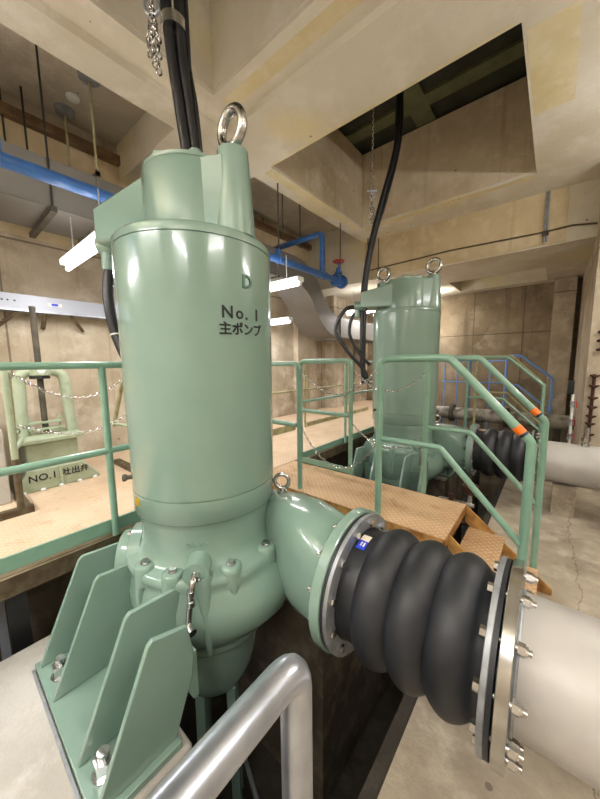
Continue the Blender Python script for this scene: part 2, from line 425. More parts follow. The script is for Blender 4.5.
def step_platform(y0, y1, label, near):
    t = thing('step_platform', label, 'step platform', (-1.3, (y0+y1)/2, FZ))
    bm = B(); box(bm, -2.18, -.45, y0, y1, -.006, 0); part('checker_plate', bm, 'checker_worn', t)
    for yy in (y0, y1-.012):
        bm = B(); box(bm, -2.18, -.46, yy, yy+.012, -.085, -.0065); part('edge_beam', bm, 'ochre', t)
    bm = B(); box(bm, -.462, -.45, y0+.013, y1-.013, -.075, -.0065); part('edge_beam', bm, 'ochre', t)
    for yy in (y0+.082, y1-.012):        # stringers
        bm = B(); prism(bm, [(-.448, yy, -.002), (-.448, yy, -.13), (-.03, yy, FZ+.001), (.09, yy, FZ+.001), (.09, yy, FZ+.04)], (0, .012, 0))
        part('stringer', bm, 'ochre', t)
    for x, z in ((-.42, -.165), (-.22, -.325)):
        bm = B(); box(bm, x, x+.23, y0+.095, y1-.014, z-.03, z); part('tread', bm, 'checker_worn', t)
    return t
step_platform(1.93, 2.53, 'rusty tan checker plate platform with steps just beyond the near pump', True)
step_platform(4.95, 5.55, 'rusty tan step platform beyond the far pump', False)

# ================================================================== RAILINGS
def railing(name, label, base, rails, posts, r=.019, m='green_rail', toe=None, fil=.06, group=None, rp=None, cat='railing'):
    """rails: list of polylines, posts: list of (x, y, z0, z1), toe: list of boxes"""
    t = thing(name, label, cat, base, group)
    for i, p in enumerate(rails):
        bm = B(); tube(bm, p, r, 14, fil); part('top_rail' if i == 0 else 'mid_rail', bm, m, t)
    for x, y, z0, z1 in posts:
        bm = B(); rod(bm, (x, y, z0), (x, y, z1), rp or r, 14); part('post', bm, m, t)
    for b in (toe or []):
        bm = B(); box(bm, *b); part('toe_board', bm, m, t)
    return t
RX = -2.13
railing('railing', 'green two bar railing in the left foreground along the walkway edge behind the near pump', (RX, .6, 0),
        [[(RX, -1.6, 1.095), (RX, 1.985, 1.095)], [(RX, -1.6, .56), (RX, 1.985, .56)]],
        [(RX, y, 0, 1.085) for y in (-1.2, .68, 1.98)], toe=[(RX-.065, RX-.05, -1.6, 1.98, 0.001, .085)], r=.021)
railing('railing', 'short green railing with rounded corner at the near edge of the step platform', (-1.9, 1.98, 0),
        [[(-2.085, 1.98, 1.085), (-1.648, 1.98, 1.085), (-1.648, 1.98, 0)], [(-2.085, 1.98, .56), (-1.67, 1.98, .56)]], [], r=.022)
railing('railing', 'green gate shaped railing on the far edge of the step platform with toe board', (-1.8, 2.55, 0),
        [[(-2.1, 2.55, 0), (-2.1, 2.55, 1.11), (-1.478, 2.55, 1.11), (-1.478, 2.55, 0)], [(-2.08, 2.55, .58), (-1.5, 2.55, .58)]], [],
        toe=[(-2.08, -1.5, 2.543, 2.557, .001, .06)], r=.021)
railing('railing', 'green railing running along the walkway edge toward the far pump', (RX, 4, 0),
        [[(RX, 2.62, 1.09), (RX, 4.94, 1.09)], [(RX, 2.62, .66), (RX, 4.94, .66)]],
        [(RX, y, 0, 1.08) for y in (3.53, 4.92)], toe=[(RX-.04, RX-.025, 2.6, 4.94, 0.001, .07)], r=.017)
railing('railing', 'faded olive railing on the far side of the walkway by the left wall', (-3.2, 5, 0),
        [[(-3.2, 2.0, 1.08), (-3.2, 7.6, 1.08)], [(-3.2, 2.0, .64), (-3.2, 7.6, .64)]],
        [(-3.2, y, 0, 1.07) for y in (2.3, 4.0, 5.35, 6.9)], m='olive', toe=[(-3.212, -3.2+.0, 2.4, 3.75, .001, .1), (-3.212, -3.2, 4.05, 6.3, .001, .07)], r=.017)
def stair_rail(y, label, m='green_rail', tape=False, x0=-.92, drop=.45, r=.0235, xs=-.485, xe=-.065, z=1.115, x_in=None, zb=FZ, toprun=None):
    a = [(x0, y, 0), (x0, y, z), (xs, y, z), (xe, y, z-drop), (xe, y, zb)]
    mid = [(x0+.02, y, z-.555), (xs-.03, y, z-.555), (xe-.015, y, z-.555-drop*1.05)]
    t = thing('handrail', label, 'railing', (x0, y, zb))
    bm = B(); tube(bm, a, r, 16, .055); part('top_rail', bm, m, t)
    bm = B(); tube(bm, mid, r*.8, 14, .04); part('mid_rail', bm, m, t)
    if tape:
        d = V(xe-xs, 0, -drop).normalized(); e = V(xe, y, z-drop)
        bm = B(); tube(bm, [e-d*.105, e-d*.062], r+.0012, 18); part('orange_tape', bm, 'tape_orange', t, 'orange tape band')
        bm = B(); tube(bm, [e-d*.06, e-d*.046], r+.0012, 18); part('dark_tape', bm, 'tape_blue', t, 'dark tape band')
    return t
stair_rail(1.985, 'green sloping stair handrail with orange tape, nearest the camera', tape=True)
stair_rail(2.55, 'green sloping stair handrail with orange tape on the far side of the steps', tape=True, x0=-.78, xs=-.42, xe=-.02, drop=.42, r=.021)
stair_rail(4.92, 'green stair handrail without tape beyond the far pump, nearer of that pair', x0=-.95, xs=-.48, xe=-.085, drop=.36, r=.019, z=1.13)
stair_rail(5.58, 'dull olive stair handrail beyond the far pump, farther of that pair', m='olive', x0=-.95, xs=-.5, xe=-.08, drop=.42, r=.018, z=1.15)
t = stair_rail(7.2, 'light blue handrail with slanted end near the brown back wall', m='blue_rail', x0=-.72, xs=-.5, xe=-.01, drop=.42, r=.024, z=1.17)
for x, lb in ((-1.45, 'slender light blue railing by the back wall, left of the slanted blue handrail'),):
    t = thing('railing', lb, 'railing', (x, 7.25, FZ))
    for z in (1.08, .64):
        bm = B(); rod(bm, (-1.9, 7.25, z), (-.76, 7.25, z), .014); part('top_rail' if z > 1 else 'mid_rail', bm, 'blue_rail', t)
    for xx in (-1.85, -1.6, -1.38, -1.0):
        bm = B(); rod(bm, (xx, 7.25, FZ), (xx, 7.25, 1.08), .014 if xx != -1.38 else .03); part('post', bm, 'blue_rail', t)
# galvanised rail at the pit in the foreground
t = thing('pipe_railing', 'shiny galvanised pipe railing in the foreground at the pit edge', 'railing', (-.25, -.4, FZ))
bm = B(); tube(bm, [(-.238, -1.2, .702), (-.238, .272, .702), (-.238, .272, FZ)], .0218, 28, .032); part('top_rail', bm, 'galv', t)
bm = B(); rod(bm, (-.238, -1.15, .70), (-.238, -1.15, FZ), .0208, 20); part('post', bm, 'galv', t)
# chains strung across the platform openings
CH = [((-1.635, 1.985, 1.045), (-.935, 1.99, 1.05), .2, 'chain looping between the near posts of the step platform, upper of the two'),
      ((-1.635, 1.985, .56), (-.935, 1.99, .52), .27, 'chain hanging low between the near posts of the step platform'),
      ((-1.46, 2.56, 1.03), (-.8, 2.56, 1.0), .18, 'chain in front of the far pump casing, upper of that pair'),
      ((-1.46, 2.56, .5), (-.8, 2.56, .47), .16, 'chain in front of the far pump base, lower of that pair')]
for a, b, s, lb in CH:
    bm = B(); chain_mesh(bm, catenary(a, b, s)); solo('safety_chain', bm, 'steel', 'thin steel ' + lb, 'chain', 'safety chains at the step platform')

# ================================================================== PUMP
PX, PY = -1.55, 1.0
NY, NZ = 1.2, .078          # discharge axis
def pol(r, deg, z): return V(PX + r*math.cos(math.radians(deg)), PY + r*math.sin(math.radians(deg)), z)
G = 'main pumps standing in the pit'
pump = thing('main_pump', 'large green main pump in the foreground lettered No. 1', 'pump', (PX, PY, -.45), G)
# motor casing
bm = B()
lathe(bm, [(.37, .325), (.384, .327), (.391, .335), (.391, .445), (.384, .446), (.384, .452), (.391, .453), (.396, .9), (.4, 1.653), (.394, 1.654), (.394, 1.659), (.4, 1.66), (.4, 1.69), (.393, 1.702), (.37, 1.708)], (PX, PY, 0), seg=96)
casing = part('motor_casing', bm, 'green', pump, angle=50)
def cylmap(deg0, z0, r):
    def f(x, y, z):
        a = math.radians(deg0) + x/r
        return V(PX + (r+z)*math.cos(a), PY + (r+z)*math.sin(a), z0+y)
    return f
def wrap(bm):
    bmesh.ops.triangulate(bm, faces=bm.faces); return bm
def lettering(no, parent, dx=0, dy=0, dz=0):
    for body, z, sz, sp in (('No. %d' % no, 1.328, .078, 1.25), ('主ポンプ', 1.253, .062, 1.0)):
        bm = text_mesh(body, sz, .001, cylmap(-3.5, z, .4008), sp, .0012)
        bmesh.ops.translate(bm, verts=bm.verts, vec=(dx, dy, dz))
        part('lettering', bm, 'ink', parent, 'black painted lettering', flat=True)
lettering(1, casing)
bm = text_mesh('D', .085, .004, cylmap(1, 1.475, .4), 1.0, .002); part('raised_mark', bm, 'green_dark', casing, 'small raised green letter D', flat=True)
bm = B(); p = cylmap(-94, .41, .392)
vs = [bm.verts.new(p(x, y, 0)) for x, y in ((-.03, -.022), (0, -.022), (.03, -.022), (.03, .022), (0, .022), (-.03, .022))]; bm.faces.new(vs); bmesh.ops.solidify(bm, geom=bm.faces[:], thickness=.001)
part('sticker', bm, 'yellow_lbl', casing, 'yellow sticker near the bottom of the casing')
bm = B(); rod(bm, pol(.4, -122, .48), pol(.445, -122, .48), .012); hexa(bm, pol(.425, -122, .48), pol(1, -122, 0)-pol(0, -122, 0), .02, .018); part('side_plug', bm, 'dark', pump, 'small dark threaded plug')
# head on top of the motor
bm = B(); lathe(bm, [(.285, 1.70), (.262, 1.715), (.258, 2.03), (.25, 2.045), (.2, 2.05)], (PX, PY+.01, 0), seg=72)
c0 = V(PX, PY, 0)
def radial_block(bm, deg, r0, r1, hw0, hw1, z0, z1, z0b=None, z1b=None):
    a = math.radians(deg); d = V(math.cos(a), math.sin(a), 0); n = V(-d.y, d.x, 0)
    z0b = z0 if z0b is None else z0b; z1b = z1 if z1b is None else z1b
    q = [c0+d*r0-n*hw0, c0+d*r1-n*hw1, c0+d*r1+n*hw1, c0+d*r0+n*hw0]
    lo = [z0, z0b, z0b, z0]; hi = [z1, z1b, z1b, z1]
    vs = [bm.verts.new((p.x, p.y, z)) for p, z in zip(q, lo)] + [bm.verts.new((p.x, p.y, z)) for p, z in zip(q, hi)]
    for f in ((3, 2, 1, 0), (4, 5, 6, 7), (0, 1, 5, 4), (1, 2, 6, 5), (2, 3, 7, 6), (3, 0, 4, 7)): bm.faces.new([vs[i] for i in f])
head = part('motor_head', bm, 'green', pump, angle=45)
bm = B(); radial_block(bm, 202, .1, .555, .19, .14, 1.745, 2.035, 1.765, 1.95); part('terminal_box', bm, 'green', pump, bevel=.015)
for deg in (5, 185):
    bm = B(); r = .335
    radial_block(bm, deg, .05, r-.02, .2, .08, 1.705, 2.035, 1.705, 2.04)
    tube(bm, [pol(r-.03, deg, 1.70), pol(r-.028, deg, 1.9), pol(r-.03, deg, 2.085)], [.098, .083, .073], 28)
    part('lifting_boss', bm, 'green', pump, angle=45)
    q = pol(r-.03, deg, 2.085)
    bm = B(); lathe(bm, [(.034, 0), (.034, .02), (.026, .035)], q, seg=24)
    torus(bm, q + V(0, 0, .108), .076, .023, (0, 1, 0), 36, 14)
    part('lifting_eye', bm, 'steel', pump, 'polished steel lifting eye')
# lid and cable glands
bm = B(); lathe(bm, [(.245, 2.045), (.25, 2.05), (.25, 2.064), (.24, 2.07), (.1, 2.075)], (PX, PY+.01, 0), seg=48)
for deg in (20, 70, 120, 170, 230, 280, 330): lathe(bm, [(.032, 2.06), (.03, 2.085), (.018, 2.09)], pol(.21, deg, 0)+V(0, .01, 0), seg=14)
lid = part('head_lid', bm, 'green', pump)
bm = B(); lathe(bm, [(.085, 2.07), (.08, 2.10), (.065, 2.12), (.05, 2.125)], (PX-.0, PY-.02, 0), seg=28); part('cable_gland', bm, 'green', pump)
g = pol(.54, 200, 0)
bm = B(); rod(bm, pol(.5, 203, 1.80), pol(.64, 203, 1.80), .06, 20); rod(bm, pol(.6, 203, 1.80), pol(.61, 203, 1.66), .04, 20); part('cable_gland', bm, 'green', pump)
bm = B(); torus(bm, pol(.5, 192, 1.74), .05, .008, (.3, -1, 0)); part('cable_hook', bm, 'galv', pump)
for k in range(10):
    bm = B(); q = pol(.335, 20+36*k, 1.703); hexa(bm, q, (0, 0, 1), .014, .012); part('casing_bolt', bm, 'green', pump)
# volute
def volute_r(deg): return 1.0
bm = B()
lathe(bm, [(.3, .42), (.376, .41), (.376, .318), (.37, .308), (.37, .285), (.368, .275), (.364, .2), (.367, .155), (.378, .118), (.40, .097), (.435, .088), (.448, .075), (.45, .05), (.436, .03), (.438, .0),
           (.45, -.07), (.453, -.13), (.443, -.2), (.42, -.27), (.385, -.335), (.348, -.36), (.342, -.365), (.342, -.415), (.338, -.422), (.31, -.428), (.28, -.435)], (PX, PY, 0), seg=96)
for v in bm.verts:        # the spiral casing swells toward the discharge
    dx, dy = v.co.x-PX, v.co.y-PY; a = math.degrees(math.atan2(dy, dx)); rr = math.hypot(dx, dy)
    k = math.exp(-((a-12)/42)**2)*max(0, min(1, (.06-v.co.z)/.12))*max(0, min(1, (v.co.z+.36)/.16))
    v.co.x += dx/rr*k*.075; v.co.y += dy/rr*k*.075
vol = part('volute_casing', bm, 'green', pump, angle=50)
for deg in (-84, -59, -20, 12, 170, 150, 60, 100, 225):
    bm = B(); q = pol(.405, deg, 0); lathe(bm, [(.058, .02), (.054, .085), (.05, .108), (.042, .114)], q, seg=24)
    tube(bm, [pol(.452, deg, -.2), pol(.44, deg, -.02), pol(.415, deg, .08)], [.008, .026, .046], 14)
    b1 = part('bolt_boss', bm, 'green', vol, angle=60)
    bm = B(); q.z = .114; hexa(bm, q, (0, 0, 1), .019, .016); lathe(bm, [(.024, .112), (.024, .118)], (q.x, q.y, 0), seg=18); part('boss_bolt', bm, 'steel', vol, 'bright bolt on the volute rim')
# drain
bm = text_mesh('DRAIN', .036, .004, cylmap(-42, .222, .3655), 1.1); part('raised_lettering', bm, 'green', vol, 'raised casting letters reading DRAIN', flat=True)
bm = B(); q0, q1 = pol(.36, -42, .13), pol(.475, -42, .13)
tube(bm, [q0, pol(.455, -42, .125)], .06, 28); tube(bm, [pol(.42, -39, .1), pol(.448, -38, -.02), pol(.45, -37, -.2), pol(.41, -37, -.33)], [.05, .026, .02, .016], 16); part('drain_boss', bm, 'green', vol, angle=60)
bm = B(); tube(bm, [pol(.45, -42, .128), pol(.49, -43, .115), pol(.495, -45, .0), pol(.5, -46, -.075), pol(.535, -43, -.087)], .014, 14, .02)
rod(bm, pol(.45, -42, .128), pol(.475, -42, .12), .022, 14)
for z in (.07, .02): lathe(bm, [(.018, z-.012), (.018, z+.012)], pol(.493, -44.2, 0), seg=12)
rod(bm, pol(.515, -45, -.083), pol(.54, -43, -.089), .02, 12); part('drain_pipe', bm, 'steel', pump, 'small steel drain pipe with elbow')
# bowl and legs
bm = B(); lathe(bm, [(.29, -.43), (.283, -.46), (.272, -.55), (.257, -.65), (.235, -.74), (.205, -.82), (.16, -.885), (.1, -.925), (.05, -.94), (.01, -.942)], (PX, PY, 0), seg=64); part('suction_bowl', bm, 'green', pump, angle=60)
for deg in (-72, -5, 108, 175):
    bm = B(); a = pol(.17, deg, -.84); b = pol(.19, deg, -2.05); tube(bm, [a, b], .035, 4); part('support_leg', bm, 'green', pump)
# discharge nozzle
bm = B(); rings = []; seg = 48
for x, hy, hz, ex in ((-1.5, .1, .2, 2.2), (-1.25, .12, .25, 3), (-1.1, .14, .272, 4), (-.95, .175, .275, 3.8), (-.8, .21, .258, 2.7), (-.69, .228, .232, 2.0)):
    ring = []
    for k in range(seg):
        a = 2*PI*k/seg; c, s = math.cos(a), math.sin(a)
        ring.append(bm.verts.new((x, NY + max(0, -.8-x)*.17 + hy*math.copysign(abs(c)**(2/ex), c), NZ-.01 + hz*math.copysign(abs(s)**(2/ex), s))))
    rings.append(ring)
for a, b in zip(rings, rings[1:]):
    for k in range(seg): bm.faces.new((a[k], a[(k+1) % seg], b[(k+1) % seg], b[k]))
bm.faces.new(rings[0]); bm.faces.new(rings[-1])
part('discharge_nozzle', bm, 'green', pump, angle=50)
bm = B(); lathe(bm, [(.2, -.705), (.312, -.705), (.316, -.70), (.316, -.66), (.312, -.655), (.2, -.655)], (0, NY, NZ), 'x', 72); part('discharge_flange', bm, 'green', pump)
NB = 12
for k in range(NB):
    a = 2*PI*(k+.5)/NB; bm = B(); c = V(-.705, NY + .272*math.cos(a), NZ + .272*math.sin(a))
    hexa(bm, c, (-1, 0, 0), .02, .02); rod(bm, c, c-V(.035, 0, 0), .009); part('flange_bolt', bm, 'steel', pump)
# shoulder eye beside nozzle
bm = B(); lathe(bm, [(.06, .1), (.055, .25), (.05, .31), (.035, .32)], (-1.21, 1.285, 0), seg=20); box(bm, -1.36, -1.1, 1.2, 1.34, .1, .29); part('nozzle_boss', bm, 'green', pump, bevel=.01)
bm = B(); lathe(bm, [(.03, .318), (.03, .335), (.018, .342)], (-1.21, 1.285, 0), seg=18); torus(bm, (-1.21, 1.285, .395), .042, .012, (.54, -.84, 0)); part('lifting_eye', bm, 'steel', pump, 'small steel lifting eye beside the nozzle')
# feet: base plate and four gussets in front, two behind
for sg in (-1, 1):
    F = (lambda y: y) if sg < 0 else (lambda y: 2*PY-y)
    bm = B(); y0, y1 = sorted((F(.2), F(.51))); box(bm, -1.95, -1.06, y0, y1, -.45, -.42); part('base_plate', bm, 'green', pump, bevel=.004)
    bm = B(); y0, y1 = sorted((F(.196), F(.185))); box(bm, -1.94, -1.06, y0, y1, -.45, -.44); part('weld_bead', bm, 'galv_dull', pump)
    for x in (-1.906, -1.656, -1.298, -1.098):
        bm = B(); yt = {-1.906: .62, -1.656: .60, -1.298: .76, -1.098: .575}[x]
        pts = [(.212, -.419), (.415, .055), (.435, .072), (yt, .06 if x < -1.6 else .05 if x < -1.2 else .03), (yt+.02, -.1), (yt+.01, -.2), (.5, -.419)]
        prism(bm, [(x-.011, F(y), z) for y, z in pts], (.022, 0, 0)); part('rib', bm, 'green', pump, bevel=.004)
    bm = B(); y0, y1 = sorted((F(.60), F(.625))); box(bm, -1.885, -1.12, y0, y1, -.36, -.14); part('foot_web', bm, 'green', pump)
    for x in (-1.78, -1.2):
        c = V(x, F(.275), -.42); bm = B(); lathe(bm, [(.044, 0), (.044, .007)], c, seg=20); hexa(bm, c+V(0, 0, .007), (0, 0, 1), .037, .055); rod(bm, c, c+V(0, 0, .09), .021, 14)
        part('anchor_bolt', bm, 'steel', pump, 'bright anchor bolt')
# left ear of the volute
bm = B(); e0 = pol(.36, -128, -.02); ed = V(math.cos(math.radians(-128)), math.sin(math.radians(-128)), .0)
tube(bm, [e0, e0+ed*.115, e0+ed*.125], [.165, .16, .15], 40); tube(bm, [e0, e0+ed*.06, e0+ed*.065], [.19, .19, .18], 40); part('inspection_cover', bm, 'green', pump, angle=45)
for k in range(6):
    u_, w_ = frame(ed); a = k*PI/3+.3; c = e0+ed*.065+(u_*math.cos(a)+w_*math.sin(a))*.172
    bm = B(); hexa(bm, c, ed, .014, .014); part('cover_bolt', bm, 'steel', pump)

# second pump
D2 = V(.05, 2.9, -.05)
pump2 = copy_tree(pump, None, ('sticker',)); pump2.location = V(PX, PY, -.45) + D2
pump2['label'] = 'green main pump farther away behind the step platform, twin of the near one'
pump2.location.x += .02
for ch in pump2.children:
    if ch.name.split('.')[0] in ('discharge_nozzle', 'discharge_flange', 'flange_bolt'): ch.location.x -= .08
    if ch.name.split('.')[0] in ('motor_casing', 'motor_head', 'terminal_box', 'lifting_boss', 'head_lid', 'cable_gland', 'cable_hook', 'casing_bolt', 'side_plug') or (ch.name.startswith('lifting_eye') and ch.matrix_basis is not None and max(v.co.z for v in ch.data.vertices) > 2):
        ch.location.z += .06
    if ch.name.startswith('motor_casing'):
        for g_ in list(ch.children):
            if g_.name.startswith('lettering') : bpy.data.objects.remove(g_)
        ROOT[ch] = Vector(pump2.location); ROOT[pump2] = Vector(pump2.location)
        lettering(2, ch, *D2)

# ================================================================== EXPANSION JOINT AND PIPE
Gj = 'rubber expansion joints between pump and pipe'
joint = thing('expansion_joint', 'black ribbed rubber expansion joint in the foreground between green flange and grey pipe', 'expansion joint', (-.37, NY, NZ-.3), Gj)
prof = [(.18, -.653), (.305, -.653), (.305, -.642), (.24, -.64), (.238, -.585)]
xs0, xs1 = -.552, -.135; n = 60
for i in range(n+1):
    s = i/n; x = xs0 + (xs1-xs0)*s
    w = abs(math.sin(PI*3*s))
    prof.append((.241 + .038*(w**.8), x))
prof += [(.236, -.12), (.236, -.09), (.305, -.088), (.305, -.072), (.18, -.072)]
bm = B(); lathe(bm, prof, (0, NY, NZ), 'x', 96); part('rubber_bellows', bm, 'rubber', joint, angle=40)
for x0, lb in ((-.640, None), (-.104, None)):
    bm = B(); lathe(bm, [(.245, x0), (.306, x0), (.308, x0+.002), (.308, x0+.016), (.306, x0+.018), (.245, x0+.018)], (0, NY, NZ), 'x', 72, cap=False); part('backing_ring', bm, 'galv_dull', joint, 'galvanised clamping ring')
for k in range(NB):
    a = 2*PI*(k+.5)/NB; dy, dz = .272*math.cos(a), .272*math.sin(a)
    bm = B(); c = V(-.622, NY+dy, NZ+dz); hexa(bm, c, (1, 0, 0), .017, .014); part('flange_bolt', bm, 'steel', joint)
    bm = B(); c = V(-.104, NY+dy, NZ+dz); hexa(bm, c, (-1, 0, 0), .018, .018); rod(bm, c, c+V(.112, 0, 0), .0095); c2 = V(-.026, NY+dy, NZ+dz)
    hexa(bm, c2, (1, 0, 0), .019, .018); hexa(bm, c2+V(.0185, 0, 0), (1, 0, 0), .014, .006); part('flange_bolt', bm, 'steel', joint)
bm = B(); a0 = math.radians(118)
def jp(x, a, r=.2405): return V(x, NY + r*math.cos(a), NZ + r*math.sin(a))
lab = B(); A = [math.radians(d) for d in (93, 97, 101, 105, 109, 113)]
v0 = [lab.verts.new(jp(-.612, a, .2425)) for a in A]; v1 = [lab.verts.new(jp(-.572, a, .2425)) for a in A]
for i in range(5): lab.faces.new((v0[i], v0[i+1], v1[i+1], v1[i]))
bm.free(); lo = part('label', lab, 'label_blue', joint, 'small blue and white label')
lab = B(); A = [math.radians(d) for d in (93, 96, 99, 102)]
v0 = [lab.verts.new(jp(-.612, a, .2432)) for a in A]; v1 = [lab.verts.new(jp(-.572, a, .2432)) for a in A]
for i in range(3): lab.faces.new((v0[i], v0[i+1], v1[i+1], v1[i]))
for x in (-.60, -.587):
    q = [lab.verts.new(jp(x+dx, math.radians(d), .2432)) for dx, d in ((0, 104), (.007, 104), (.007, 109.5), (0, 109.5))]; lab.faces.new(q)
part('label_print', lab, 'label_white', lo, 'white print on the label')
j2 = copy_tree(joint, None, ('label', 'label_print')); j2.location = joint.location + V(-.03, 2.9, -.05); j2['label'] = 'black ribbed rubber expansion joint at the far pump, behind the stair handrails'

Gp = 'discharge pipes crossing the right hand floor'
pipe = thing('discharge_pipe', 'wide matt stainless discharge pipe at lower right joined to the near rubber joint', 'pipe', (1.5, NY, FZ), Gp)
bm = B(); lathe(bm, [(.18, -.066), (.312, -.066), (.314, -.064), (.314, -.034), (.312, -.032), (.18, -.032)], (0, NY, NZ), 'x', 72, cap=False)
part('flange', bm, 'steel', pipe, 'polished stainless flange')
bm = B(); lathe(bm, [(.212, -.058), (.212, 3.2)], (0, NY, NZ), 'x', 72); part('pipe_body', bm, 'pipe', pipe, angle=60)
bm = B(); torus(bm, (-.027, NY, NZ), .213, .006, (1, 0, 0), 60, 8); part('weld_bead', bm, 'galv_dull', pipe)
bm = B(); lathe(bm, [(.035, NZ+.2), (.03, NZ+.235)], (.29, NY-.02, 0), seg=20); rod(bm, (.29, NY-.02, NZ+.22), (.29, NY-.02, NZ+.4), .022, 16); hexa(bm, (.29, NY-.02, NZ+.26), (0, 0, 1), .034, .035); part('vent_nipple', bm, 'steel', pipe)
for x in (.9, 2.4):
    bm = B(); box(bm, x, x+.14, NY-.2, NY+.2, FZ, NZ-.16); part('saddle', bm, 'floor', pipe)
p2 = copy_tree(pipe, None, skip=('saddle',)); p2.location = pipe.location + V(0, 2.9, -.05); p2['label'] = 'matt stainless discharge pipe in the distance joined to the far rubber joint'
ROOT[p2] = Vector(p2.location)
bm = B(); box(bm, .07, .25, 3.95, 4.25, FZ, NZ-.05-.2); part('saddle', bm, 'floor', p2)
bm = B(); box(bm, 2.2, 2.4, 3.95, 4.25, FZ, NZ-.05-.2); part('saddle', bm, 'floor', p2)

# ================================================================== SLUICE GATE STAND
t = thing('gate_stand', 'pale green sluice gate stand lettered NO.1 on the walkway by the left wall', 'gate stand', (-3.5, .7, 0))
bm = B(); GX = -3.42
prism(bm, [(GX, .38, 0), (GX, 1.0, 0), (GX, .98, .05), (GX, .86, .19), (GX, .46, .19), (GX, .38, .05)], (-.45, 0, 0)); part('base', bm, 'green_old', t, bevel=.01)
bm = B(); box(bm, GX-.40, GX-.04, .47, .85, .19, .42); part('pedestal', bm, 'green_old', t, bevel=.015)
bm = B(); box(bm, GX-.44, GX+.01, .42, .9, .42, .46); part('top_plate', bm, 'green_old', t, bevel=.008)
bm = B(); box(bm, GX, GX+.02, .675, .7, .02, .19); part('rib', bm, 'green_old', t, bevel=.004)
bm = B()
tube(bm, [(GX-.22, .49, .46), (GX-.22, .51, 1.03), (GX-.22, .66, 1.06), (GX-.22, .83, 1.03), (GX-.22, .86, .46)], .045, 10, .12); part('yoke', bm, 'green_old', t)
bm = B(); lathe(bm, [(.07, 1.0), (.085, 1.01), (.085, 1.1), (.06, 1.12)], (GX-.22, .655, 0), seg=28); part('collar', bm, 'green_old', t)
bm = B(); lathe(bm, [(.075, .975), (.075, .998)], (GX-.22, .655, 0), seg=28); part('collar_ring', bm, 'black', t)
bm = B(); lathe(bm, [(.03, 1.045), (.03, 1.0465)], (0, 0, 0), seg=20)
for v in bm.verts: v.co = V(GX-.22+.086+(v.co.z-1.045), .655+v.co.x, 1.055+v.co.y)
part('badge', bm, 'white', t, 'round white badge')
bm = B(); rod(bm, (GX-.22, .655, .47), (GX-.22, .655, 1.62), .024, 14); part('spindle', bm, 'dark', t, 'dark threaded spindle')
for z in (.5, .56):
    bm = B(); box(bm, GX-.25, GX-.19, .53, .78, z, z+.022); part('gland_bar', bm, 'green_old', t, bevel=.004)
for y in (.54, .77):
    bm = B(); rod(bm, (GX-.22, y, .46), (GX-.22, y, .63), .01); hexa(bm, (GX-.22, y, .59), (0, 0, 1), .02, .02); part('gland_bolt', bm, 'green_old', t)
for y in (.42, .55, .68, .82, .95):
    bm = B(); lathe(bm, [(.02, .001), (.02, .016), (.01, .024)], (GX+.02, y, 0), seg=14); part('base_bolt', bm, 'white', t, 'pale painted base bolt')
def fl(y0, z0):
    return lambda x, y, z: V(GX+.003+z, y0+x, z0+y)
bm = text_mesh('NO.1', .085, .0015, fl(.56, .115), 1.05, .001); part('lettering', bm, 'ink', t, 'black lettering', flat=True)
bm = text_mesh('吐出弁', .07, .0015, fl(.80, .115), 1.0, .001); part('lettering', bm, 'ink', t, 'black lettering', flat=True)
# rusty chain stanchions around the gate
def stanchion(x, y, label, s=1):
    t = thing('chain_stanchion', label, 'stanchion', (x, y, 0), 'chain stanchions around the sluice gate')
    bm = B(); rod(bm, (x, y, .0), (x, y, 1.07), .021, 14); part('post', bm, 'green_old' if s > 0 else 'olive', t)
    bm = B(); rod(bm, (x, y, .0), (x, y, .42), .0225, 14); part('post_foot', bm, 'rust', t, 'rust covered lower end of the post')
    bm = B(); tube(bm, [(x-.03, y+.02*s, 1.05), (x-.35, y+.05*s, .45)], .019, 12); part('brace', bm, 'olive', t)
    bm = B(); box(bm, x-.03, x+.03, y-.3*1, y+.07, .0, .05) if s > 0 else box(bm, x-.5, x+.05, y-.03, y+.03, 0, .05); part('base_angle', bm, 'rust', t)
    bm = B(); box(bm, x-.45, x-.03, y+.02, y+.06, 0.001, .05) if s > 0 else box(bm, x-.04, x+.0, y+.03, y+.3, 0.001, .05); part('base_angle', bm, 'rust', t)
    bm = B(); tube(bm, [(x, y, .48), (x-.36, y+.1*s, .5)], .016, 12); part('cross_bar', bm, 'green_old', t)
    bm = B(); torus(bm, (x, y+.025, 1.03), .02, .004, (1, 0, 0), 18, 6); torus(bm, (x, y+.025, .62), .02, .004, (1, 0, 0), 18, 6); part('eye_ring', bm, 'steel', t)
    return t
stanchion(-2.99, .345, 'rusty olive chain stanchion at the left edge in front of the gate stand', 1)
stanchion(-3.2, 1.25, 'olive chain stanchion beside the gate stand, half hidden by the near pump', -1)
for z, s, lb in ((1.03, .2, 'upper thin chain drooping in front of the sluice gate stand'), (.66, .13, 'lower thin chain drooping in front of the sluice gate stand')):
    bm = B(); chain_mesh(bm, catenary((-2.985, .395, z), (-3.19, 1.25, z-.02), s), .03, .013, .0038); solo('safety_chain', bm, 'steel', lb, 'chain', 'safety chains at the sluice gate')
bm = B(); box(bm, -4.2, -3.3, -.7, .33, .001, .60); solo('concrete_block', bm, 'ped', 'grey concrete block on the walkway at the left edge', 'concrete block', bevel=.01, flat=True)

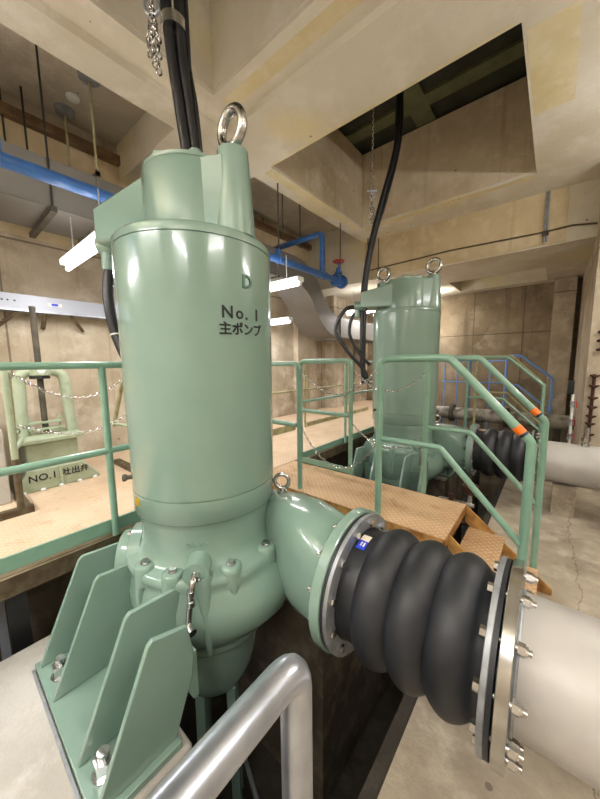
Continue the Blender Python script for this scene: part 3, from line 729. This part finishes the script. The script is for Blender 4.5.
# ================================================================== DUCT, TRAY, PIPES ABOVE
t = thing('ventilation_duct', 'grey sheet metal ventilation duct under the left ceiling with an S bend', 'duct', (-3.65, 3, 1.4))
low = [(-2.8, 2.41), (3.9, 2.41), (4.1, 2.38), (4.28, 2.3), (4.42, 2.17), (4.55, 2.0), (4.68, 1.84), (4.85, 1.7), (5.05, 1.61), (5.25, 1.58), (7.6, 1.58)]
hi = [(-2.8, 2.80), (4.0, 2.80), (4.22, 2.77), (4.44, 2.66), (4.6, 2.5), (4.73, 2.33), (4.86, 2.18), (5.0, 2.07), (5.16, 2.0), (5.3, 1.97), (7.6, 1.97)]
bm = B(); rings = []
for (ya, za), (yb, zb) in zip(low, hi):
    rings.append([bm.verts.new(p) for p in ((-3.35, ya, za), (-3.35, yb, zb), (-3.98, yb, zb), (-3.98, ya, za))])
for a, b in zip(rings, rings[1:]):
    for k in range(4): bm.faces.new((a[k], a[(k+1) % 4], b[(k+1) % 4], b[k]))
bm.faces.new(rings[0]); bm.faces.new(rings[-1])
part('duct_body', bm, 'duct', t, angle=50)
for y, dz in ((-1.0, 0), (1.16, 0), (3.55, 0)):
    bm = B()
    for b in ((-3.35, -3.325, y, y+.03, 2.38, 2.86), (-4.0, -3.98, y, y+.03, 2.38, 2.86), (-4.0, -3.325, y, y+.03, 2.80, 2.845), (-4.0, -3.325, y, y+.03, 2.385, 2.41)): box(bm, *b)
    part('flange_joint', bm, 'duct', t)
bm = B()
for b in ((-3.35, -3.325, 5.32, 5.35, 1.54, 2.02), (-4.0, -3.325, 5.32, 5.35, 1.545, 1.58), (-4.0, -3.325, 5.32, 5.35, 1.97, 2.01)): box(bm, *b)
part('flange_joint', bm, 'duct', t)
for y, lb in ((.78, 'steel channel hanger under the duct, left of the near lamp'), (2.9, 'steel channel hanger under the duct, above the second lamp')):
    h = thing('duct_hanger', lb, 'hanger', (-3.6, y, 2.36), 'duct hangers with threaded rods')
    bm = B(); box(bm, -4.1, -3.27, y, y+.045, 2.355, 2.40); part('channel', bm, 'dark', h)
    bm = B(); rod(bm, (-3.335, y+.03, 2.36), (-3.335, y+.03, 3.7), .008, 8); part('threaded_rod', bm, 'black', h)
RODS = [(-4.2, .7, 3.45, 2.8, .009, 'short dark hanger rod at the left edge above the duct'), (-4.05, .83, 3.25, 2.8, .009, 'dark hanger rod above the duct, second from the left edge')]
for x, y, z1, z0, r, lb in RODS:
    bm = B(); rod(bm, (x, y, z0), (x, y, 3.7), r, 8); solo('hanger_rod', bm, 'black', lb, 'hanger rod', 'rods hanging from the bay ceiling')
for x, y, z0, lb in ((-3.42, 1.20, 2.81, 'round ceiling rosette with tan rod just left of the concrete beam'), (-4.06, 1.17, 2.81, 'grey round ceiling rosette with thin rod above the duct')):
    h = thing('ceiling_rosette', lb, 'ceiling rosette', (x, y, 3.66), 'round rosettes on the bay ceiling')
    bm = B(); lathe(bm, [(.05, 3.64), (.085, 3.655), (.09, 3.699)], (x, y, 0), seg=28); part('cap', bm, 'galv_dull', h)
    bm = B(); rod(bm, (x, y, 3.65), (x, y, z0), .011, 8); part('rod', bm, 'olive', h)
bm = B(); lathe(bm, [(.03, 3.67), (.055, 3.68), (.06, 3.699)], (-3.815, 1.18, 0), seg=24); solo('smoke_detector', bm, 'white', 'small pale round detector on the bay ceiling', 'detector')
for x, y, z0, lb in ((-2.8, 3.0, 2.42, 'dark rod carrying the blue pipe just right of the near pump'), (-3.0, 3.3, 2.82, 'tan rod in front of the blue pipe right of the near pump'),
                     (-3.25, 3.98, 2.9, 'short rod holding the upper blue branch'), (-2.8, 4.45, 2.5, 'thin rod beside the red valve wheel'),
                     (-2.75, 5.3, 2.62, 'thin rod right of the red valve wheel, left of a close pair'), (-2.6, 5.42, 2.62, 'thin rod right of the red valve wheel, right of a close pair')):
    bm = B(); rod(bm, (x, y, z0), (x, y, 3.7 if x < -2.92 else 3.3), .009, 8); solo('hanger_rod', bm, 'dark', lb, 'hanger rod', 'rods hanging from the beam')
# blue pipe
t = thing('blue_water_pipe', 'blue water pipe below the ceiling with branch and red valve wheel', 'pipe', (-2.8, 2, 2.3))
BX, BZ = -2.8, 2.40
bm = B(); rod(bm, (BX, -2.9, BZ), (BX, 4.42, BZ), .046, 20); part('pipe_run', bm, 'blue', t)
bm = B(); tube(bm, [(BX, 3.95, BZ), (BX, 3.95, BZ+.60), (-3.9, 3.95, BZ+.60)], .042, 18, .08); part('branch', bm, 'blue', t)
for b in ((BX, 3.95, BZ), ):
    bm = B(); rod(bm, (BX, 3.86, BZ), (BX, 4.04, BZ), .056, 18); part('tee', bm, 'blue', t)
bm = B(); lathe(bm, [(.05, 4.3), (.095, 4.3), (.095, 4.33), (.07, 4.335), (.075, 4.4), (.07, 4.465), (.105, 4.47), (.105, 4.52), (.05, 4.52)], (BX, 0, BZ), 'y', 28); rod(bm, (BX, 4.4, BZ), (BX, 4.4, BZ+.2), .04, 16); v_ = part('valve_body', bm, 'blue', t)
bm = B(); lathe(bm, [(.03, .1), (.06, .11), (.06, .14), (.03, .15)], (BX, 4.4, BZ), seg=20); rod(bm, (BX, 4.4, BZ+.2), (BX, 4.4, BZ+.3), .012); part('bonnet', bm, 'blue', v_)
bm = B(); torus(bm, (BX, 4.4, BZ+.3), .085, .014, (0, 0, 1), 28, 8); rod(bm, (BX-.08, 4.4, BZ+.3), (BX+.08, 4.4, BZ+.3), .01); rod(bm, (BX, 4.32, BZ+.3), (BX, 4.48, BZ+.3), .01); part('handwheel', bm, 'red', v_, 'red handwheel')
for y in (.42, 2.98):
    bm = B(); torus(bm, (BX, y, BZ), .05, .008, (0, 1, 0)); box(bm, BX-.03, BX+.03, y-.02, y+.02, BZ+.045, BZ+.12); part('pipe_clamp', bm, 'blue', t)
# cable tray
t = thing('cable_trunking', 'pale metal cable trunking on brackets along the left wall', 'cable trunking', (-4.1, 1, 1.6))
bm = B(); box(bm, -4.2, -4.06, -2.8, 3.4, 1.645, 1.79); part('trunking', bm, 'white_blue', t, bevel=.004)
bm = B(); box(bm, -4.2, -4.045, -2.8, 3.4, 1.625, 1.644); part('bottom_lip', bm, 'galv', t)
bm = B(); box(bm, -4.06, -4.057, .86, .98, 1.70, 1.735); part('sticker', bm, 'white', t)
bm = B(); box(bm, -4.057, -4.054, .89, .945, 1.705, 1.73); part('sticker', bm, 'label_blue', t, 'small blue sticker')
for y in (.47, .51, .55, .6):
    bm = B(); box(bm, -4.06, -4.056, y, y+.014, 1.715, 1.728); part('screw', bm, 'ink', t)
for y, dy in ((.62, -.14), (.83, 0), (1.05, .14), (2.2, 0), (3.2, 0)):
    bm = B(); tube(bm, [(-4.07, y, 1.62), (-4.22, y+dy, 1.48)], .022, 4); part('bracket', bm, 'rust', t)

# ================================================================== LAMPS
def lamp(x, y, z, d, L, label, hang, power, up=.85):
    ex, ey = (L/2, 0) if d == 'x' else (0, L/2); wx, wy = (0, .055) if d == 'x' else (.055, 0)
    t = thing('fluorescent_lamp', label, 'lamp', (x, y, z), 'fluorescent lamps')
    bm = B(); box(bm, x-ex-wx, x+ex+wx, y-ey-wy, y+ey+wy, z+.045, z+.10); part('housing', bm, 'white', t, bevel=.008)
    bm = B(); rod(bm, (x-ex*.96, y-ey*.96, z+.02), (x+ex*.96, y+ey*.96, z+.02), .02, 12); part('tube', bm, 'tube', t, 'glowing tube')
    for s in (-1, 1):
        bm = B(); box(bm, x+s*ex*.98-.014, x+s*ex*.98+.014, y+s*ey*.98-.014, y+s*ey*.98+.014, z, z+.045); part('lamp_holder', bm, 'white', t)
        if hang:
            bm = B(); rod(bm, (x+s*ex*.6, y+s*ey*.6, z+.1), (x+s*ex*.6, y+s*ey*.6, hang), .006, 8); part('hanger', bm, 'galv', t)
    ld = bpy.data.lights.new('lamp_light', 'AREA'); ld.shape = 'RECTANGLE'; ld.energy = power; ld.color = (1.0, .972, .94)
    ld.size = L*.95 if d == 'x' else .06; ld.size_y = .06 if d == 'x' else L*.95
    lo = bpy.data.objects.new('lamp_light', ld); COL.objects.link(lo); lo.parent = t; lo.location = (0, 0, -.006)
    for s in (-1, 1):       # added uplights brighten the ceiling past both sides of the slim housing
        lu = ld.copy(); lu.energy = power*up
        lo = bpy.data.objects.new('lamp_light', lu); COL.objects.link(lo); lo.parent = t
        lo.location = (s*.09*(d == 'y'), s*.09*(d == 'x'), .05)
        lo.rotation_euler = (PI - s*.5*(d == 'x')*-1, PI*0 + s*.5*(d == 'y'), 0)
LBL = ['glowing fluorescent lamp just left of the near pump', 'glowing fluorescent lamp right of the near pump, upper one', 'glowing fluorescent lamp right of the near pump, lower one', 'small glowing lamp beside the far pump']
for (x, y, z, d, L), lb, hg in zip(WALL_LAMPS, LBL, (2.36, 2.36, 0, 2.6)): lamp(x, y, z, d, L, lb, hg, LAMP_W*.55, .12)
for i, (x, y, z, d, L) in enumerate(HALL_LAMPS):
    lamp(x, y, z, d, L, 'fluorescent lamp on the hall ceiling, ' + ('beside the near pipe', 'beside the far pipe', 'behind the camera at left', 'behind the camera at right', 'added out of sight behind the far pump to brighten the back wall', 'added unseen behind the camera to brighten the bay ceiling')[i], 3.3 + (.06 if y < 1.8 else 0) if y < 5.5 else LZ, LAMP_W*(.8 if y > 5.5 else 1.25 if y < -1 else .8 if y < 1 else 1))

# ================================================================== CABLES AND CHAINS
def cable(pts, r, label, m='cable', group='black pump cables', n=8):
    bm = B(); tube(bm, smooth(pts, n), r, 12); return solo('power_cable', bm, m, label, 'cable', group)
zt = 4.40
cable([(PX-.0, PY-.02, 2.15), (PX-.02, PY-.04, 2.4), (PX-.04, PY-.06, 2.68), (PX-.05, PY-.07, 3.0), (PX-.05, PY-.07, zt)], .028, 'thick black cable rising from the near pump head, left of its bundle')
cable([(PX+.02, PY+.02, 2.15), (PX+.005, PY+.0, 2.4), (PX-.01, PY-.02, 2.68), (PX-.01, PY-.02, 3.0), (PX-.01, PY-.02, zt)], .025, 'thick black cable rising from the near pump head, middle of its bundle')
cable([(PX+.035, PY+.04, 2.15), (PX+.02, PY+.03, 2.42), (PX-.005, PY+.02, 2.6), (PX+.005, PY+.01, 2.75), (PX+.01, PY+.0, zt)], .011, 'thin black cable rising from the near pump head, right of its bundle')
t = thing('cable_clamp', 'silver clamp band around the black cables above the near pump', 'clamp', (PX-.03, PY-.04, 2.76), 'cable clamp bands')
bm = B(); tube(bm, [(PX-.03, PY-.045, 2.74), (PX-.03, PY-.045, 2.79)], .06, 24); part('band', bm, 'steel', t)
# lifting chain beside them
def lift_chain(x, y, z0, z1, label, loop):
    t = thing('lifting_chain', label, 'chain', (x, y, z0), 'lifting chains with shackles')
    bm = B(); chain_mesh(bm, [(x, y, z0+loop), (x, y, z1)], .036, .016, .0045); part('chain', bm, 'steel', t)
    bm = B(); torus(bm, (x, y, z0+loop), .035, .009, (.6, -.8, 0), 24, 8, 1.3, (0, 0, 1)); rod(bm, (x-.05, y-.035, z0+loop+.045), (x+.05, y+.035, z0+loop+.045), .012); part('shackle', bm, 'galv', t)
    for k in range(5):
        bm = B(); a = k*1.26; dx, dy = .02*math.cos(a), .016*math.sin(a)
        chain_mesh(bm, [(x, y, z0+loop-.03), (x+dx*1.5, y+dy*1.5, z0+loop*.5), (x+dx, y+dy, z0+.02*k)], .036, .016, .0048); part('spare_links', bm, 'steel', t)
lift_chain(-1.632, .875, 2.53, zt, 'steel lifting chain hanging beside the near pump cables', .3)
lift_chain(-1.90, 3.75, 2.78, zt, 'steel lifting chain hanging from the far ceiling hatch', .38)
# near pump side cable
g0 = pol(.61, 203, 1.68)
cable([g0, g0+V(.01, -.02, -.2), g0+V(.04, 0, -.42), g0+V(.14, .06, -.62), g0+V(.3, .25, -.78)], .032, 'thick black cable dropping from the terminal box left of the near pump', n=10)
bm = B(); tube(bm, [g0+V(.0, -.008, -.11), g0+V(.0, -.008, -.118)], .034, 16); solo('cable_tie', bm, 'white', 'white cable tie on the left side cable of the near pump, upper one', 'cable tie', 'white cable ties')
bm = B(); tube(bm, [g0+V(.035, -.004, -.40), g0+V(.037, -.004, -.408)], .034, 16); solo('cable_tie', bm, 'white', 'white cable tie on the left side cable of the near pump, lower one', 'cable tie', 'white cable ties')
# far pump cables
cable([(-1.627, 3.858, zt), (-1.63, 3.85, 4.0), (-1.65, 3.84, 3.6), (-1.80, 3.79, 3.02), (-1.9, 3.75, 2.6), (-1.96, 3.72, 2.2), (-1.98, 3.7, 1.9), (-1.98, 3.7, 1.2), (-1.95, 3.7, .8)], .032, 'thick black cable hanging from the far hatch down past the far pump')
cable([(-1.60, 3.88, zt), (-1.605, 3.87, 3.7), (-1.74, 3.83, 3.1), (-1.85, 3.78, 2.7), (-1.93, 3.73, 2.2), (-1.945, 3.71, 1.8), (-1.95, 3.7, 1.1), (-1.93, 3.7, .85)], .018, 'thin black cable hanging from the far hatch beside the thick one')
cable([(-2.03, 3.68, 1.80), (-2.17, 3.59, 1.78), (-2.28, 3.52, 1.52), (-2.14, 3.59, 1.24), (-1.95, 3.7, .98), (-1.9, 3.72, .8)], .026, 'black cable looping out left of the far pump, outer loop')
cable([(-1.97, 3.7, 1.76), (-2.08, 3.63, 1.70), (-2.12, 3.61, 1.46), (-2.0, 3.67, 1.2), (-1.88, 3.73, 1.05)], .022, 'black cable looping out left of the far pump, inner loop')

# ================================================================== BACK OF THE HALL
t = thing('grey_header_pipe', 'grimy grey horizontal pipe in front of the back wall', 'pipe', (-.7, 6.4, -.1))
bm = B(); rod(bm, (-2.12, 6.4, .09), (.295, 6.4, .09), .115, 24); part('pipe_body', bm, 'grey_pipe', t)
for x in (-1.5, -.62):
    bm = B(); lathe(bm, [(.1, x), (.17, x), (.17, x+.03), (.1, x+.03)], (0, 6.4, .09), 'x', 28, cap=False); lathe(bm, [(.1, x+.035), (.17, x+.035), (.17, x+.065), (.1, x+.065)], (0, 6.4, .09), 'x', 28, cap=False); part('flange', bm, 'dark', t)
for x in (-2.0, -1.0, .1):
    bm = B(); box(bm, x-.05, x+.05, 6.33, 6.47, FZ if x > -.39 else -2.05, -.02); part('pipe_support', bm, 'dark', t)
t = thing('sampling_pipe', 'thin white vertical pipe with red lever valves beside the right column', 'pipe', (.2, 4.9, FZ))
bm = B(); rod(bm, (.21, 4.9, FZ), (.195, 4.9, .68), .014, 12); part('pipe_body', bm, 'white', t)
for z in (.16, .34, .56): 
    bm = B(); lathe(bm, [(.014, z-.04), (.028, z-.035), (.022, z), (.028, z+.035), (.014, z+.04)], (.2, 4.9, 0), seg=16); part('valve', bm, 'galv', t)
    bm = B(); tube(bm, [(.21, 4.88, z+.02), (.235, 4.87, z+.04), (.238, 4.87, z-.04)], .006, 8, .02); part('lever', bm, 'red', t, 'red lever')
bm = B(); box(bm, .14, .20, 4.87, 4.93, .68, .84); part('gauge_case', bm, 'black', t, 'black box on top', bevel=.01)
t = thing('rusty_ladder_bracket', 'rust eaten vertical bar with short spikes on the right column', 'bracket', (.38, 4.96, .1))
bm = B(); rod(bm, (.37, 4.97, .15), (.37, 4.97, .92), .016, 8); part('bar', bm, 'rust_red', t)
for i, z in enumerate((.2, .33, .42, .53, .64, .78, .9)):
    bm = B(); tube(bm, [(.33, 4.965, z+.01), (.37, 4.955, z-.012), (.42, 4.965, z+.005)], [.008, .024, .008], 8); part('spike', bm, 'rust_red', t)
t = thing('rusty_ladder_bracket', 'rust eaten bracket high on the right column', 'bracket', (.4, 4.96, 1.2))
for z in (1.2, 1.3, 1.4):
    bm = B(); tube(bm, [(.36, 4.97, z), (.41, 4.95, z+.012), (.5, 4.97, z)], [.012, .024, .014], 8); part('spike', bm, 'rust_red', t)
# conduit on the beam face
t = thing('conduit', 'grey conduit run along the beam with a vertical drop', 'conduit', (-1, 5.45, 2.6))
bm = B(); tube(bm, [(-2.9, 5.452, 2.78), (-1.4, 5.452, 2.82), (-.24, 5.452, 2.79), (.05, 5.452, 2.80), (.29, 5.452, 2.76)], .011, 8); part('conduit_run', bm, 'rust', t)
for x in (-.225, -.20):
    bm = B(); rod(bm, (x, 5.45, 2.66), (x-.005, 5.45, 3.295), .011, 8); part('drop', bm, 'galv_dull', t)
bm = B(); box(bm, -.25, -.18, 5.43, 5.462, 2.74, 2.80); part('junction', bm, 'dark', t)
# fittings on the far floor
t = thing('drain_cock', 'small galvanised drain fitting under the far pipe at the right edge', 'fitting', (.52, 3.82, FZ))
bm = B(); lathe(bm, [(.06, FZ), (.06, FZ+.03), (.035, FZ+.04), (.03, FZ+.2), (.05, FZ+.21), (.05, FZ+.25), (.02, FZ+.26)], (.5, 3.82, 0), seg=20); part('body', bm, 'galv', t)
bm = B(); rod(bm, (.42, 3.82, FZ+.16), (.62, 3.82, FZ+.16), .025, 14); part('spout', bm, 'galv', t)
# small pipework in the pit under the far joint
t = thing('pit_pipework', 'rusty small bore pipework in the pit under the far rubber joint', 'pipework', (-.7, 3.6, -1.4))
for i, pts in enumerate(([(-.9, 3.5, -1.4), (-.9, 3.5, -.42), (-.55, 3.5, -.42)], [(-.75, 3.4, -1.4), (-.75, 3.4, -.3)], [(-.6, 3.55, -1.4), (-.6, 3.55, -.25)], [(-.95, 3.38, -.62), (-.5, 3.38, -.56)])):
    bm = B(); tube(bm, pts, .022, 12, .04); part('small_pipe', bm, 'rust_red' if i % 2 else 'grey_pipe', t)
bm = B(); lathe(bm, [(.04, -.32), (.08, -.3), (.08, -.22), (.04, -.2)], (-.6, 3.55, 0), seg=18); part('valve', bm, 'rust_red', t)
t = thing('pit_rod', 'thin bright rod slanting down in the pit behind the foreground railing', 'rod', (-.9, .6, -1.4))
bm = B(); rod(bm, (-1.25, .95, -1.15), (-.45, .55, -.75), .012, 10); part('rod', bm, 'galv', t)
